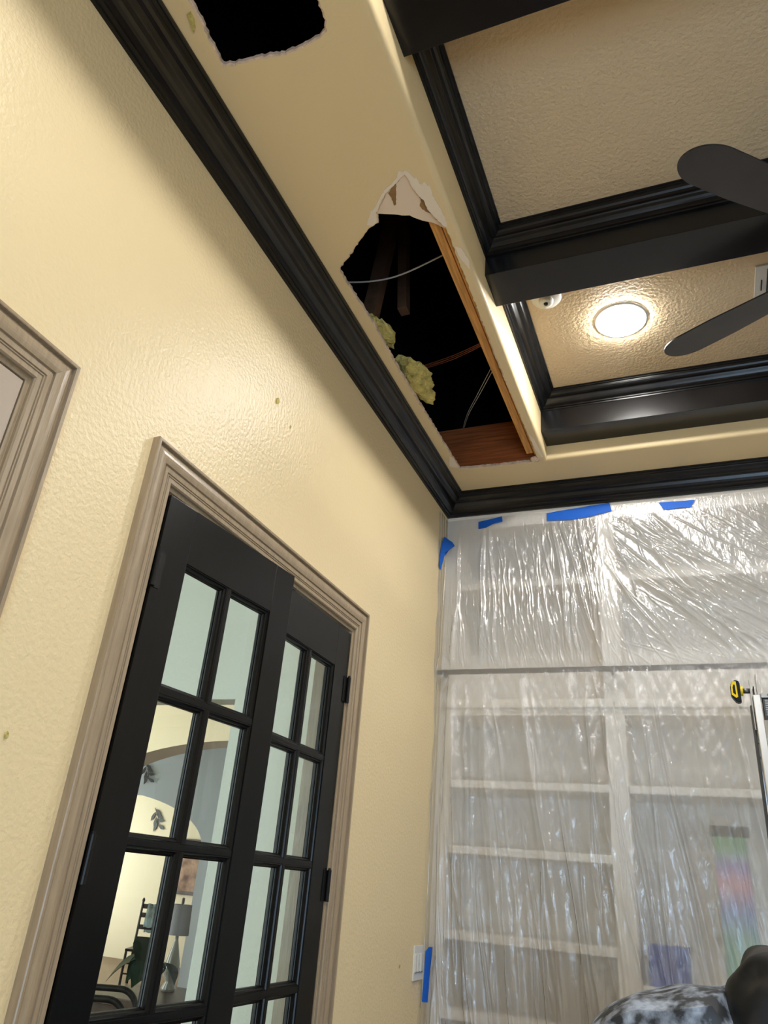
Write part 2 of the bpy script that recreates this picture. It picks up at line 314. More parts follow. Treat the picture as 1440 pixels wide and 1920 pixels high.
# pale knot of drywall stuck at the end of the stud
b = bmesh.new(); bmesh.ops.create_icosphere(b, subdivisions=3, radius=1)
for v in b.verts: v.co *= 1 + .14 * math.sin(9 * v.co.x + 3) * math.cos(11 * v.co.y) + rng.uniform(-.06, .06); v.co = Vector((v.co.x * .024, v.co.y * .02, v.co.z * .012))
o = obj('drywall_chunk', b, M_GYP, label='crumbly drywall chunk at the end of the pine stud', cat='debris'); o.location = (.553, 3.187, 3.5405)
def cable(name, pts, r, material, label, cat):
    b = bmesh.new(); P = [Vector(p) for p in pts]; C = []
    for i in range(len(P) - 1):
        p0, p1, p2, p3 = P[max(0, i - 1)], P[i], P[i + 1], P[min(len(P) - 1, i + 2)]
        for s in range(8):
            t = s / 8; C.append(.5 * ((2 * p1) + (p2 - p0) * t + (2 * p0 - 5 * p1 + 4 * p2 - p3) * t * t + (3 * p1 - p0 - 3 * p2 + p3) * t ** 3))
    C.append(P[-1]); tube(b, C, r); return obj(name, b, material, label=label, cat=cat, smooth=True)
cable('electrical_cable', [(.0, 1.99, 3.752), (.145, 2.024, 3.75), (.283, 2.02, 3.75), (.52, 1.955, 3.75)], .0032, M_WIREW, 'white jacketed cable sagging across the upper part of the hole', 'cable')
for i in range(6):
    cable('copper_wire', [(.08, 2.66 + i * .007, 3.80 + .004 * (i % 3)), (.30, 2.615 + i * .006, 3.80 + .006 * (i % 2)), (.53, 2.53 + i * .003, 3.80)], .0016, M_WIREC, 'thin reddish copper wire in the bundle crossing the hole', 'wire')['group'] = 'copper wire bundle'
for i in range(2):
    cable('pale_wire', [(.165 + .006 * i, 3.215, 3.803), (.235 + .009 * i, 3.06, 3.782), (.33 + .012 * i, 2.90, 3.768), (.465 + .016 * i, 2.68, 3.76)], .0018, M_WIREW, ['thin pale wire slanting above the joist, left one of the pair', 'thin pale wire slanting above the joist, right one of the pair'][i], 'wire')
def tuft(c, s, label, n=7, seed=0):
    rd = random.Random(seed); b = bmesh.new()
    for i in range(n):
        bb = bmesh.new(); bmesh.ops.create_icosphere(bb, subdivisions=3, radius=1); off = Vector([rd.uniform(-.55, .55) for _ in range(3)])
        rr = rd.uniform(.4, .65); vs = {}
        for v in bb.verts: vs[v] = b.verts.new(Vector([a * q for a, q in zip((v.co * rr * (1 + .16 * math.sin(7 * v.co.x + i) * math.sin(9 * v.co.y + i) + rd.uniform(-.15, .15)) + off), s)]))
        for f in bb.faces: b.faces.new([vs[v] for v in f.verts])
        bb.free()
    o = obj('insulation_tuft', b, M_FOAM, label=label, cat='insulation', group='yellow insulation tufts'); o.location = c; return o
tuft((.118, 2.16, 3.595), (.058, .135, .05), 'yellow insulation tuft hanging at the middle of the hole edge', 9, 1)
tuft((.150, 2.48, 3.595), (.085, .17, .05), 'larger yellow insulation tuft below the first, beside the copper wires', 12, 2)
# torn drywall flap and paper rims at the tip of the hole
def bent(name, tri, material, label, th=.003):
    b = bmesh.new(); A = [b.verts.new(p) for p in tri]; B = [b.verts.new((p[0], p[1], p[2] + th)) for p in tri]; n = len(tri)
    fa = b.faces.new(A); fb = b.faces.new(B[::-1])
    for i in range(n): b.faces.new((A[i], B[i], B[(i + 1) % n], A[(i + 1) % n]))
    bmesh.ops.triangulate(b, faces=[fa, fb]); return b
fz = lambda y: ZC + .003 + .03 * (y - 1.432)
fl = jag([(.510, 1.432), (.483, 1.449), (.429, 1.480), (.380, 1.531), (.371, 1.552), (.413, 1.570), (.469, 1.594), (.504, 1.626), (.534, 1.648), (.574, 1.690), (.574, 1.665), (.55, 1.613), (.541, 1.581), (.540, 1.543), (.531, 1.523), (.521, 1.484), (.522, 1.452)], .012, .0016, 8)
flap = obj('drywall_flap', bent('flap', [(x, y, fz(y)) for x, y in fl], M_PAPER, ''), M_PAPER, label='torn pale drywall flap folded up at the pointed end of the hole', cat='drywall')
M_KRAFT = mat('brown_kraft_paper', (150, 116, 78), .85, .1, (60, .3, .002, 3), (20, .2))
for i_, poly in enumerate(([(.436, 1.484), (.474, 1.461), (.445, 1.537), (.438, 1.540), (.440, 1.503)], [(.526, 1.533), (.534, 1.545), (.537, 1.581), (.546, 1.613), (.529, 1.598), (.518, 1.58), (.514, 1.567), (.523, 1.554)])):
    b = bmesh.new(); prism(b, jag(poly, .006, .0012, 30 + i_), lambda u, v, t_: (u, v, fz(v) + t_), -.0012, -.0002); bmesh.ops.triangulate(b, faces=[f for f in b.faces if len(f.verts) > 4]); obj('kraft_tear', b, M_KRAFT, flap)
def paper(poly, label, seed):
    return obj('torn_paper', plate(jag(poly, .006, .0012, seed), [], ZC - .0014, ZC - .0002), M_PAPERW, label=label, cat='paper', group='torn drywall paper')
M_PAPERW = mat('bare_gypsum_paper', (236, 222, 204), .85, .1, (150, .4, .002, 3))
paper([(.502, 1.419), (.509, 1.425), (.522, 1.424), (.529, 1.439), (.534, 1.457), (.543, 1.456), (.545, 1.483), (.551, 1.485), (.561, 1.478), (.564, 1.496), (.573, 1.499), (.568, 1.538), (.573, 1.561), (.577, 1.597), (.580, 1.633), (.577, 1.668), (.566, 1.662), (.546, 1.611), (.537, 1.579), (.536, 1.543), (.527, 1.523), (.517, 1.484), (.518, 1.452), (.510, 1.434)], 'torn white paper rim to the right of the drywall flap', 11)
paper([(.500, 1.418), (.488, 1.435), (.462, 1.455), (.430, 1.470), (.406, 1.494), (.376, 1.524), (.361, 1.532), (.334, 1.568), (.326, 1.581), (.343, 1.589), (.363, 1.578), (.374, 1.541), (.384, 1.533), (.407, 1.503), (.431, 1.483), (.458, 1.466), (.483, 1.452), (.510, 1.434)], 'narrow torn paper rim on the left edge of the drywall flap', 12)
paper([(.575, 1.755), (.593, 1.77), (.602, 1.83), (.594, 1.87), (.574, 1.80)], 'small torn paper patch on the soffit edge below the flap', 13)
paper([(.571, 2.95), (.585, 3.0), (.590, 3.10), (.594, 3.17), (.584, 3.175), (.571, 3.08)], 'torn paper sliver on the soffit edge by the end of the stud', 14)
paper([(.15, 3.06), (.165, 3.08), (.165, 3.18), (.12, 3.15)], 'torn paper scrap at the lower left corner of the hole', 15)

# ---------------------------------------------------------------- door casings, jambs, doors
def casing_profile():
    p = [(0, 0), (0, .008), (.003, .0115), (.013, .0115), (.0138, .0085), (.0162, .0085), (.017, .0115), (.019, .0115), (.0198, .0085), (.0222, .0085), (.023, .012), (.034, .013), (.035, .009), (.039, .009)]
    p += [(.040 + .033 * t, .0145 + .004 * math.sin(t * math.pi)) for t in (0, .15, .3, .5, .7, .85, 1)]
    p += [(.0738, .011), (.078, .011), (.0788, .0215), (.081, .0225), (.086, .0225), (.088, .0205), (.088, 0)]
    return p
def casing(name, y0, y1, zt, label, z0=0):
    t = empty(name, (0, y0, 0), kind='structure', label=label); pr = casing_profile()
    a = [(x, -w - 0, z0) for w, x in pr]; c = [(x, -w, zt + w) for w, x in pr]; d = [(x, y1 - y0 + w, zt + w) for w, x in pr]; e = [(x, y1 - y0 + w, z0) for w, x in pr]
    for nm, q in (('casing_leg', (a, c)), ('casing_head', (c, d)), ('casing_leg', (d, e))):
        b = bmesh.new(); loft(b, q, caps=True); obj(nm, b, M_TRIM, t)
    g = .011
    for nm, q in (('jamb', (-WT, -.0005, -.0, g, 0, zt)), ('jamb', (-WT, -.0005, y1 - y0 - g, y1 - y0, 0, zt)), ('head_jamb', (-WT, -.0005, g, y1 - y0 - g, zt - g, zt)), ('door_stop', (-.075, -.048, g, g + .012, 0, zt - g)), ('door_stop', (-.075, -.048, y1 - y0 - g - .012, y1 - y0 - g, 0, zt - g))):
        obj(nm, boxes(q), M_TRIM, t)
    return t
casing('trim_20', YO0, YO1, ZO, 'fluted greige casing framing the black french doors')
casing('trim_21', YD0, YD1, ZD, 'fluted greige casing of the doorway cut off at the left edge')
b = boxes((-.036, .0, YD0 + .014, YD1 - .0145, .008, ZD - .0155), bev=.002)
d2 = obj('door_3', b, M_SLAB, kind='structure', label='plain greige door slab at the left edge of the view')

LW, LZ = .566, 2.434
def leaf(name, label, s0, s1, cols, rows):
    t = empty(name, kind='structure', label=label)
    T = .038; z0 = .012
    obj('stile', boxes((0, s0, 0, T, z0, LZ), bev=.0015), M_DOOR, t); obj('stile', boxes((s1, LW, 0, T, z0, LZ), bev=.0015), M_DOOR, t)
    zb = rows[-1]
    obj('top_rail', boxes((s0, s1, .0003, T - .0003, rows[0], LZ)), M_DOOR, t); obj('bottom_rail', boxes((s0, s1, .0003, T - .0003, z0, zb)), M_DOOR, t)
    mw = .007; sm = cols
    for i in range(len(rows) - 1):
        za, zc = rows[i], rows[i + 1]
        hi = za - (mw if i else 0); lo = zc + (mw if i < len(rows) - 2 else 0)
        obj('vertical_muntin', boxes((sm - mw, sm + mw, .002, T - .002, lo, hi), bev=.0015), M_DOOR, t)
        if i: obj('horizontal_muntin', boxes((s0, s1, .002, T - .002, za - mw, za + mw), bev=.0015), M_DOOR, t)
        for u0, u1 in ((s0, sm - mw), (sm + mw, s1)):
            g = obj('glass_pane', boxes((u0 - .0 + .001, u1 - .001, .0195, .0225, lo + .001, hi - .001)), M_GLASS, t)
            pr = [(0, .003), (.003, .003), (.005, .007), (.009, .009), (.010, .014), (.013, .016), (.013, .0193), (0, .0193)]
            rr = [[(u0 + d, q, lo + d) for d, q in pr], [(u1 - d, q, lo + d) for d, q in pr], [(u1 - d, q, hi - d) for d, q in pr], [(u0 + d, q, hi - d) for d, q in pr]]
            b = bmesh.new(); loft(b, rr + [rr[0]]); bmesh.ops.remove_doubles(b, verts=b.verts, dist=1e-6)
            br = [[(u0 + d, .0419 - q, lo + d) for d, q in pr], [(u1 - d, .0419 - q, lo + d) for d, q in pr], [(u1 - d, .0419 - q, hi - d) for d, q in pr], [(u0 + d, .0419 - q, hi - d) for d, q in pr]]
            loft(b, br + [br[0]]); bmesh.ops.remove_doubles(b, verts=b.verts, dist=1e-6)
            obj('glazing_bead', b, M_DOOR, t)
    return t
ROWS = [2.288, 1.967, 1.640, 1.306, .975, .645, .32]
L = leaf('door_1', 'black french door leaf standing slightly open, hinged on the left', .102, .470, .281, ROWS)
# local (s, depth into wall, z): depth axis points to -x when closed
a = math.radians(5.4)
def place_leaf(o, hinge, ang, sgn):
    d = Vector((math.sin(ang), sgn * math.cos(ang), 0)); n = Vector((-math.cos(ang), sgn * math.sin(ang), 0))
    mm = Matrix.Identity(4)
    for i in range(3): mm[i][0] = d[i]; mm[i][1] = n[i]; mm[i][2] = (0, 0, 1)[i]; mm[i][3] = (hinge[0], hinge[1], 0)[i]
    o.matrix_world = mm
place_leaf(L, (.008, 1.3245), a, 1)
Rr = leaf('door_2', 'black french door leaf closed behind the open one, hinged on the right', .110, .480, .296, ROWS)
for c in Rr.children: pass
place_leaf(Rr, (-.002, 2.4645), math.radians(.3), -1)
def hinges(leaf_o, zs):
    for z in zs:
        h = obj('hinge', boxes((.000, .026, -.0022, -.0002, z - .045, z + .045)), M_BLKP, leaf_o)
        b = bmesh.new(); tube(b, [(-.004, -.0075, z - .046), (-.004, -.0075, z + .046)], .0068, 12); obj('knuckle', b, M_BLKP, h, smooth=False)
        b = bmesh.new(); tube(b, [(-.004, -.0075, z + .046), (-.004, -.0075, z + .052)], .0045, 10); obj('pin_head', b, M_BLKP, h)
hinges(L, [2.235, 1.60, .96, .27]); hinges(Rr, [2.224, 1.585, .95, .27])
obj('flush_bolt', boxes((.462, .51, -.002, .02, LZ - .0, LZ + .008)), M_BLKP, Rr)

# ---------------------------------------------------------------- ceiling fittings
def downlight(x, y, label):
    t = empty('recessed_light', (x, y, ZT), label=label, cat='light', group='recessed downlights')
    b = bmesh.new(); lathe(b, [(.094, -.001), (.095, -.006), (.099, -.0075), (.106, -.005), (.108, -.0005)], n=48); obj('trim_ring', b, M_WHITE, t, smooth=True)
    b = bmesh.new(); lathe(b, [(.0945, -.003), (.0935, -.0115), (.088, -.0155), (.04, -.0185), (0, -.019)], n=48); obj('diffuser', b, M_LED, t, smooth=True)
downlight(1.037, 2.585, 'glowing round downlight in the lit ceiling bay')
downlight(1.037, .55, 'round downlight overhead in the bay behind the nearest beam')
downlight(2.68, 2.585, 'round downlight in the far right bay, out of view')
downlight(2.68, .55, 'round downlight in the near right bay, out of view')
t = empty('smoke_detector', (.768, 2.355, ZT), label='white round smoke detector half hidden by the middle beam', cat='detector')
b = bmesh.new(); lathe(b, [(.062, -.0005), (.062, -.012), (.056, -.020), (.030, -.026)], n=40); obj('body', b, M_WHITE, t, smooth=True)
b = bmesh.new(); lathe(b, [(.030, -.026), (.028, -.038), (.018, -.042), (0, -.042)], n=30); obj('sensor_cap', b, M_WHITE, t, smooth=True)
b = bmesh.new(); lathe(b, [(.010, -.0425), (.008, -.046), (0, -.046)], n=16); obj('test_button', b, M_BLKP, t, smooth=True)
t = empty('air_vent', (1.542, 2.42, ZT), label='white slotted air vent at the right edge of the lit bay', cat='vent')
obj('face_plate', boxes((0, .21, 0, .245, -.008, -.0005), bev=.002), M_VENT, t)
for i in range(6): obj('slot', boxes((.042 + i * .022, .048 + i * .022, .02, .215, -.0105, -.0075)), M_BLKP, t)
obj('lever', boxes((.022, .026, .075, .13, -.014, -.0075)), M_BLKP, t)
# ceiling fan
FX, FY, FZ = 1.86, 2.098, 3.50
FR = 1.0
t = empty('ceiling_fan', (FX, FY, FZ), label='dark five-blade ceiling fan reaching in from the right edge', cat='fan')
b = bmesh.new(); lathe(b, [(0, .136), (.065, .136), (.06, .10), (.02, .085), (.016, .06), (.085, .05), (.10, .02), (.10, -.04), (.07, -.07), (0, -.075)], n=36); obj('motor_housing', b, M_BEAM, t, smooth=True)
def blade(ang):
    b = bmesh.new(); n = 40; rings = []
    for i in range(n + 1):
        s = 1 - (1 - i / n) ** 1.7; r = .16 + .60 * s; wd = .055 + .028 * min(1, s * 1.6)
        if s > .84: wd *= math.sqrt(max(0.0004, 1 - ((s - .84) / .16) ** 2))
        tl = math.radians(-13); 
        rings.append([(r, -wd * math.cos(tl), -wd * math.sin(tl) - .003), (r, wd * math.cos(tl), wd * math.sin(tl) - .003), (r, wd * math.cos(tl), wd * math.sin(tl) + .003), (r, -wd * math.cos(tl), -wd * math.sin(tl) + .003)])
    loft(b, rings, caps=True); o = obj('blade', b, M_FAN, t); o.rotation_euler = (0, 0, math.radians(ang))
    b = boxes((.08, .22, -.02, .02, -.012, -.006)); q = obj('blade_iron', b, M_BEAM, t); q.rotation_euler = (0, 0, math.radians(ang))
for k in range(5): blade(222 - 72 * k)

# ---------------------------------------------------------------- bookcase behind the sheet
bk = empty('built_in_bookcase', (0, YB, 0), label='off-white built-in bookcase behind the plastic sheet', cat='bookcase')
def bp(nm, q, bev=.002): return obj(nm, boxes((q[0], q[1], q[2], q[3], q[4], q[5]), bev=bev), M_CASE, bk)
st = [(.001, .066), (.787, .871), (1.65, 1.734), (2.5, 2.584), (3.4, X1 - .001)]
for s in st: bp('stile', (s[0], s[1], 0, .022, 0, 3.44))
bp('back_panel', (.002, X1 - .002, .325, .34, 0, 3.5))
bp('top_panel', (.002, X1 - .002, .022, .325, 3.40, 3.42))
for (a0, a1), (b0, b1) in zip(st, st[1:]):
    bp('header', (a1, b0, .0005, .0215, 3.352, 3.44))
    bp('waist_rail', (a1, b0, .0005, .0215, 2.364, 2.44)); bp('waist_ledge', (a1 - .04, b0 + .04, -.018, .0002, 2.395, 2.425), .006)
    bp('divider', (a1 - .02, a1 - .002, .022, .325, 0, 3.40)); bp('divider', (b0 + .002, b0 + .02, .022, .325, 0, 3.40))
    for z in ((3.04, 2.40, 2.066, 1.786, 1.448, 1.16, .85, .5, .1) if a0 < .1 else (3.04, 2.40, 2.066, 1.33, .85, .1)):
        bp('shelf', (a1 + .0005, b0 - .0005, .012, .325, z - .03, z + .004), .004)
obj('storage_box', boxes((.90, 1.05, YB + .06, YB + .26, 1.3345, 1.475), bev=.004), M_BLUE, label='blurred blue box low on the right shelf behind the plastic', cat='box')
M_POST = bpy.data.materials.new('pastel_print'); M_POST.use_nodes = True
N = M_POST.node_tree.nodes; Lk = M_POST.node_tree.links
tc = N.new('ShaderNodeTexCoord'); sx = N.new('ShaderNodeSeparateXYZ'); Lk.new(tc.outputs['Object'], sx.inputs[0]); mr = N.new('ShaderNodeMapRange'); mr.inputs[1].default_value = 0; mr.inputs[2].default_value = .56; Lk.new(sx.outputs[2], mr.inputs[0])
rp = N.new('ShaderNodeValToRGB'); Lk.new(mr.outputs[0], rp.inputs[0]); Lk.new(rp.outputs[0], N['Principled BSDF'].inputs['Base Color'])
for i, (p, c) in enumerate(((0, (160, 206, 184)), (.3, (150, 198, 184)), (.5, (140, 160, 210)), (.68, (214, 165, 180)), (.8, (165, 150, 205)), (.93, (150, 200, 160)))):
    e = rp.color_ramp.elements[i] if i < 2 else rp.color_ramp.elements.new(p); e.position = p; e.color = lin(c) + (1,)
o = obj('picture_panel', boxes((-.065, .065, 0, .02, 0, .56), bev=.003), M_POST, label='blurred multicoloured upright panel on the right shelf behind the plastic', cat='picture'); o.location = (1.245, YB + .08, 1.337); o.rotation_euler = (math.radians(-4), 0, 0)
obj('top_band', boxes((-.075, .075, -.004, .024, .561, .60), bev=.003), M_DSTEEL, o)
# rail
rl = empty('library_rail', (0, YB - .05, 2.562), label='dark iron ladder rail running across the bookcase under the plastic', cat='rail')
b = bmesh.new(); tube(b, [(.002, 0, 0), (X1 - .002, 0, 0)], .0125, 14); obj('rod', b, M_ROD, rl, smooth=True)
for x in (.03, .83, 1.69, 2.54, 3.5):
    b = bmesh.new(); tube(b, [(x, .0005, -.004), (x, .0493, -.004)], .009, 10); obj('bracket', b, M_ROD, rl, smooth=True)

# ---------------------------------------------------------------- plastic sheet
xs = np.concatenate([np.linspace(.003, 1.78, 640), np.linspace(1.80, 2.6, 40)]); zs = np.concatenate([np.linspace(3.415, 1.05, 600), np.linspace(1.03, .04, 40)]); nx, nz = len(xs), len(zs); X, Z = np.meshgrid(xs, zs)
def sm(a, b, t): t = np.clip((t - a) / (b - a), 0, 1); return t * t * (3 - 2 * t)
off = .004 + .068 * sm(3.36, 2.585, Z) + .05 * np.clip((2.56 - Z) / 2.5, 0, 1)
disp = np.zeros_like(X)
def ridge(xa, za, xb, zb, w, h, wig=0.):
    global disp
    lo_, hi_ = min(xa, xb) - abs(wig) - 5 * w, max(xa, xb) + abs(wig) + 5 * w
    c0, c1 = np.searchsorted(xs, lo_), np.searchsorted(xs, hi_); r0, r1 = np.searchsorted(-zs, -za), np.searchsorted(-zs, -zb)
    if c1 <= c0 or r1 <= r0: return 0
    x_, z_ = X[r0:r1, c0:c1], Z[r0:r1, c0:c1]
    t = (za - z_) / (za - zb); c = xa + (xb - xa) * t + wig * np.sin(t * 9 + xa * 40)
    env = np.clip(np.minimum(t, 1 - t) * 5, 0, 1)
    disp[r0:r1, c0:c1] += h * env * np.exp(-(np.abs(x_ - c) / w) ** 1.5); return 0
r2 = np.random.default_rng(21); U = r2.uniform
# taut upper part: vertical folds on the left, diagonal ones to the right of the centre stile
for xa, xb, h, w_ in ((.075, .085, .022, .010), (.20, .225, .028, .012), (.235, .30, .016, .008), (.57, .66, .022, .009), (.60, .80, .014, .007), (.70, .79, .012, .006)):
    disp += ridge(xa, 3.38, xb, 2.58, w_, h, .006)
for i in range(150):
    xa = U(.02, .85); za = U(2.75, 3.36); ln = U(.15, .6); disp += ridge(xa, za, xa + ln * U(.0, .22), max(2.56, za - ln), U(.0014, .005), U(.0012, .006), .004)
for i in range(34):
    xa = .80 + abs(r2.normal(0, .22)); za = U(3.1, 3.38); sl = U(.25, 1.5); ln = U(.35, .8); disp += ridge(xa, za, xa + sl * ln, max(2.56, za - ln), U(.004, .016), U(.004, .016), .008)
for i in range(160):
    xa = U(.82, 2.3); za = U(2.65, 3.36); ln = U(.12, .45); disp += ridge(xa, za, xa + U(.3, 1.4) * ln, max(2.56, za - ln), U(.0018, .006), U(.0015, .006), .006)
# loose lower part: long folds drifting to the right
for i in range(16):
    xa = -.1 + .17 * i + U(-.04, .04); disp += ridge(xa, 2.62, xa + U(.15, .38), -.2, U(.016, .045), U(.018, .042), .02)
for i in range(150):
    xa = U(-.1, 1.9); za = U(1.3, 2.55); ln = U(.4, 1.8); disp += ridge(xa, za, xa + U(.02, .17) * ln, za - ln, U(.0025, .012), U(.004, .018), .006)
for sx_, sz_, am in ((61, 23, .0016), (97, 41, .0011), (143, 71, .0007)):
    disp += am * np.sin(X * sx_ + 3 * np.sin(Z * 5 + sx_)) * np.sin(Z * sz_ + 4 * np.sin(X * 9 + sz_)) * sm(3.38, 3.2, Z)
disp *= sm(3.40, 3.33, Z) * (1 - .34 * sm(2.5, 2.65, Z))
disp *= 1 - .85 * np.exp(-((Z - 2.565) / .03) ** 2)
edge = np.clip(X / .07, 0, 1); hold = np.exp(-((Z - 2.565) / .10) ** 2)
fac = np.maximum(hold, .42 + .58 * edge * edge)
Y = YB - (off * fac + disp * (.15 + .85 * edge))
# left margin of the sheet lies on the wall beside the bookcase
nm = 14; k_ = np.linspace(0, 1, nm, endpoint=False)[None, :]; y0_ = (3.395 + .10 * np.clip((3.2 - zs) / 1.6, 0, 1) + .012 * np.sin(zs * 9) + .006 * np.sin(zs * 31))[:, None]; y0_ = np.minimum(y0_, Y[:, :1] - .004)
MY = y0_ + (Y[:, :1] - y0_) * k_; MX = .0015 + .0035 * np.abs(np.sin(MY * 90 + zs[:, None] * 7)) * np.sin(np.pi * k_)
X = np.hstack([MX, X]); Y = np.hstack([MY, Y]); Z = np.hstack([np.repeat(zs[:, None], nm, 1), Z]); nx += nm
V = np.stack([X, Y, Z], -1).reshape(-1, 3)
ix = np.arange(nx * nz).reshape(nz, nx); Q = np.stack([ix[:-1, :-1], ix[:-1, 1:], ix[1:, 1:], ix[1:, :-1]], -1).reshape(-1, 4)
me = bpy.data.meshes.new('plastic_sheet'); me.from_pydata(V.tolist(), [], Q.tolist()); me.shade_smooth()
obj('plastic_sheet', me, M_FILM, label='wrinkled translucent plastic sheet hung over the bookcase', cat='plastic sheet')
def tape(fn, poly, t0, t1, label):
    b = bmesh.new(); prism(b, jag(poly, .03, .0012, len(label)), fn, t0, t1); bmesh.ops.triangulate(b, faces=[f for f in b.faces if len(f.verts) > 4]); return obj('tape_strip', b, M_TAPE, label=label, cat='tape', group='blue masking tape')
tw = lambda u, v, t: (t + .006 + max(0, u - 3.44) * .5, u, v); tb = lambda u, v, t: (u, t, v)
tape(tw, [(3.450, 3.288), (3.505, 3.276), (3.522, 3.262), (3.490, 3.232), (3.460, 3.20), (3.425, 3.085), (3.402, 3.105), (3.418, 3.21)], .0005, .002, 'blue tape piece bent on the left wall beside the sheet top')
tape(tb, [(.176, 3.392), (.306, 3.411), (.309, 3.380), (.263, 3.372), (.215, 3.352), (.178, 3.350)], YB - .010, YB - .0085, 'short ragged blue tape piece under the crown, left one')
tape(tb, [(.543, 3.405), (.862, 3.430), (.870, 3.382), (.76, 3.362), (.66, 3.352), (.545, 3.362)], YB - .010, YB - .0085, 'longest blue tape piece under the crown, over the centre stile')
tape(tb, [(1.095, 3.404), (1.262, 3.399), (1.240, 3.362), (1.115, 3.362)], YB - .010, YB - .0085, 'blue tape piece under the crown, right one')
tape(tb, [(.016, 1.369), (.030, 1.386), (.046, 1.387), (.041, 1.338), (.038, 1.190), (.013, 1.189), (.015, 1.27)], 3.452, 3.4535, 'long upright blue tape strip beside the switch plate')

# switch plate
t = empty('switch_plate', (0, 3.40, 1.328), label='white wall plate with three sliding dimmer switches', cat='switch')
obj('plate', boxes((.0005, .007, -.055, .058, -.0625, .0625), bev=.002), M_WHITE, t)
for i in range(3):
    s = obj('switch_insert', boxes((.006, .009, -.046 + i * .033, -.018 + i * .033, -.034, .034), bev=.001), M_WHITE, t)
    obj('slider', boxes((.009, .013, -.043 + i * .033, -.036 + i * .033, -.032, .03), bev=.001), M_VENT, s)
    obj('slot', boxes((.0088, .0098, -.045 + i * .033, -.020 + i * .033, -.034, -.030)), M_BLKP, s)
# stray crumbs on the wall
for (y, z, s, lb) in ((1.718, 2.988, .012, 'small yellow insulation crumb stuck high on the left wall'), (1.821, 2.953, .006, 'tiny crumb on the wall just below the larger one'), (3.192, 1.325, .007, 'tiny pale crumb on the wall left of the switch plate'), (1.049, 1.791, .007, 'tiny pale crumb on the wall left of the french doors')):
    b = bmesh.new(); bmesh.ops.create_icosphere(b, subdivisions=2, radius=1)
    for v in b.verts: v.co = Vector((v.co.x * .35, v.co.y * .6, v.co.z)) * s * (1 + rng.uniform(-.25, .25))
    o = obj('insulation_crumb', b, M_FOAM, label=lb, cat='crumb'); o.location = (s * .3, y, z)
b = bmesh.new(); prism(b, [(.140, .86), (.150, .815), (.163, .812), (.162, .83), (.152, .85)], lambda u, v, t: (u, v, t), ZC - .004, ZC - .0003); obj('insulation_scrap', b, M_FOAM, label='yellow insulation scrap on the soffit beside the near hole', cat='crumb')

# ---------------------------------------------------------------- ladder
ld = empty('folding_ladder', (1.36, 2.9, 0), label='aluminium folding ladder with yellow and black locking knob at the right edge', cat='ladder')
def rail(x, ytop, ybot, zt, nm='rail'):
    b = bmesh.new(); q = [(0, 0), (.024, 0), (.024, .065), (0, .065)]
    loft(b, [[(x + u, ytop + v, zt) for u, v in q], [(x + u, ybot + v, 0.012) for u, v in q]], caps=True)
    bmesh.ops.bevel(b, geom=list(b.edges), offset=.002, segments=1, affect='EDGES'); o = obj(nm, b, M_METAL, ld)
    b = boxes((x - .002, x + .026, ybot - .004, ybot + .069, .0005, .05)); obj('rubber_foot', b, M_BLKP, ld); return o
ZL = 2.30
for x in (0, .40): rail(x, 0, -.36, ZL); rail(x, .075, .40, ZL - .02)
for i in range(7):
    z = .30 + i * .29; y = -.36 * (1 - z / ZL); 
    obj('rung', boxes((.0235, .4005, y + .012, y + .052, z, z + .03), bev=.003), M_METAL, ld)
obj('top_tread', boxes((.030, .395, .008, .060, ZL - .075, ZL - .012), bev=.001), M_DSTEEL, ld)
for i in range(9): obj('tread_rib', boxes((.036, .394, .0035, .0085, ZL - .070 + i * .0062, ZL - .0672 + i * .0062)), M_METAL, ld)
tp = obj('top_cap', boxes((.026, .398, .0, .07, ZL - .010, ZL + .006), bev=.001), M_METAL, ld)
b = bmesh.new(); tube(b, [(.052, -.004, ZL - .002), (.052, .003, ZL - .002)], .006, 12); obj('rivet', b, M_STEEL, tp)
for dx, dz, hh in ((-.006, 0, .055), (.004, 0, .03), (.016, 0, .075)):
    obj('hinge_plate', boxes((dx, dx + .0035, .004, .055, ZL - .12, ZL + hh), bev=.001), M_METAL if dx != .004 else M_BLKP, ld)
obj('locking_bar', boxes((-.011, -.0015, .03, .058, .95, ZL - .03), bev=.001), M_DSTEEL, ld)
for z in (ZL - .055, ZL - .10, ZL - .115, ZL - .16, ZL - .21, ZL - .40, ZL - .62):
    b = bmesh.new(); tube(b, [(-.006 if z > ZL - .12 else -.002, .018, z), (.0, .018, z)], .0045, 10); obj('rivet', b, M_STEEL, ld)
kn = empty('locking_knob', (-.006, .03, ZL + .02)); kn.parent = ld
b = bmesh.new(); tube(b, [(0, 0, 0), (-.022, 0, 0)], .009, 14); obj('spring', b, M_STEEL, kn, smooth=True)
b = bmesh.new(); tube(b, [(-.022, 0, 0), (-.030, 0, 0)], .017, 20); obj('collar', b, M_YEL, kn)
b = bmesh.new(); prism(b, [(-.030, -.042), (-.030, .028), (-.036, .036), (-.050, .036), (-.062, .018), (-.062, -.018), (-.046, -.042)], lambda u, v, tt: (u, tt, v), -.016, .016); bmesh.ops.bevel(b, geom=list(b.edges), offset=.003, segments=2, affect='EDGES'); obj('grip', b, M_BLKP, kn)
b = bmesh.new(); ring = [(-.060, -.016), (-.060, .016), (-.052, .032), (-.042, .030), (-.040, -.024), (-.046, -.028)]; cxr = (-.050, .0)
inn = [(cxr[0] + (u - cxr[0]) * .45, cxr[1] + (v - cxr[1]) * .62) for u, v in ring]
loft(b, [[(u, -.0185, v) for u, v in ring], [(u, -.0185, v) for u, v in inn], [(u, -.0155, v) for u, v in inn], [(u, -.0155, v) for u, v in ring], [(u, -.0185, v) for u, v in ring]]); obj('grip_inlay', b, M_YEL, kn)

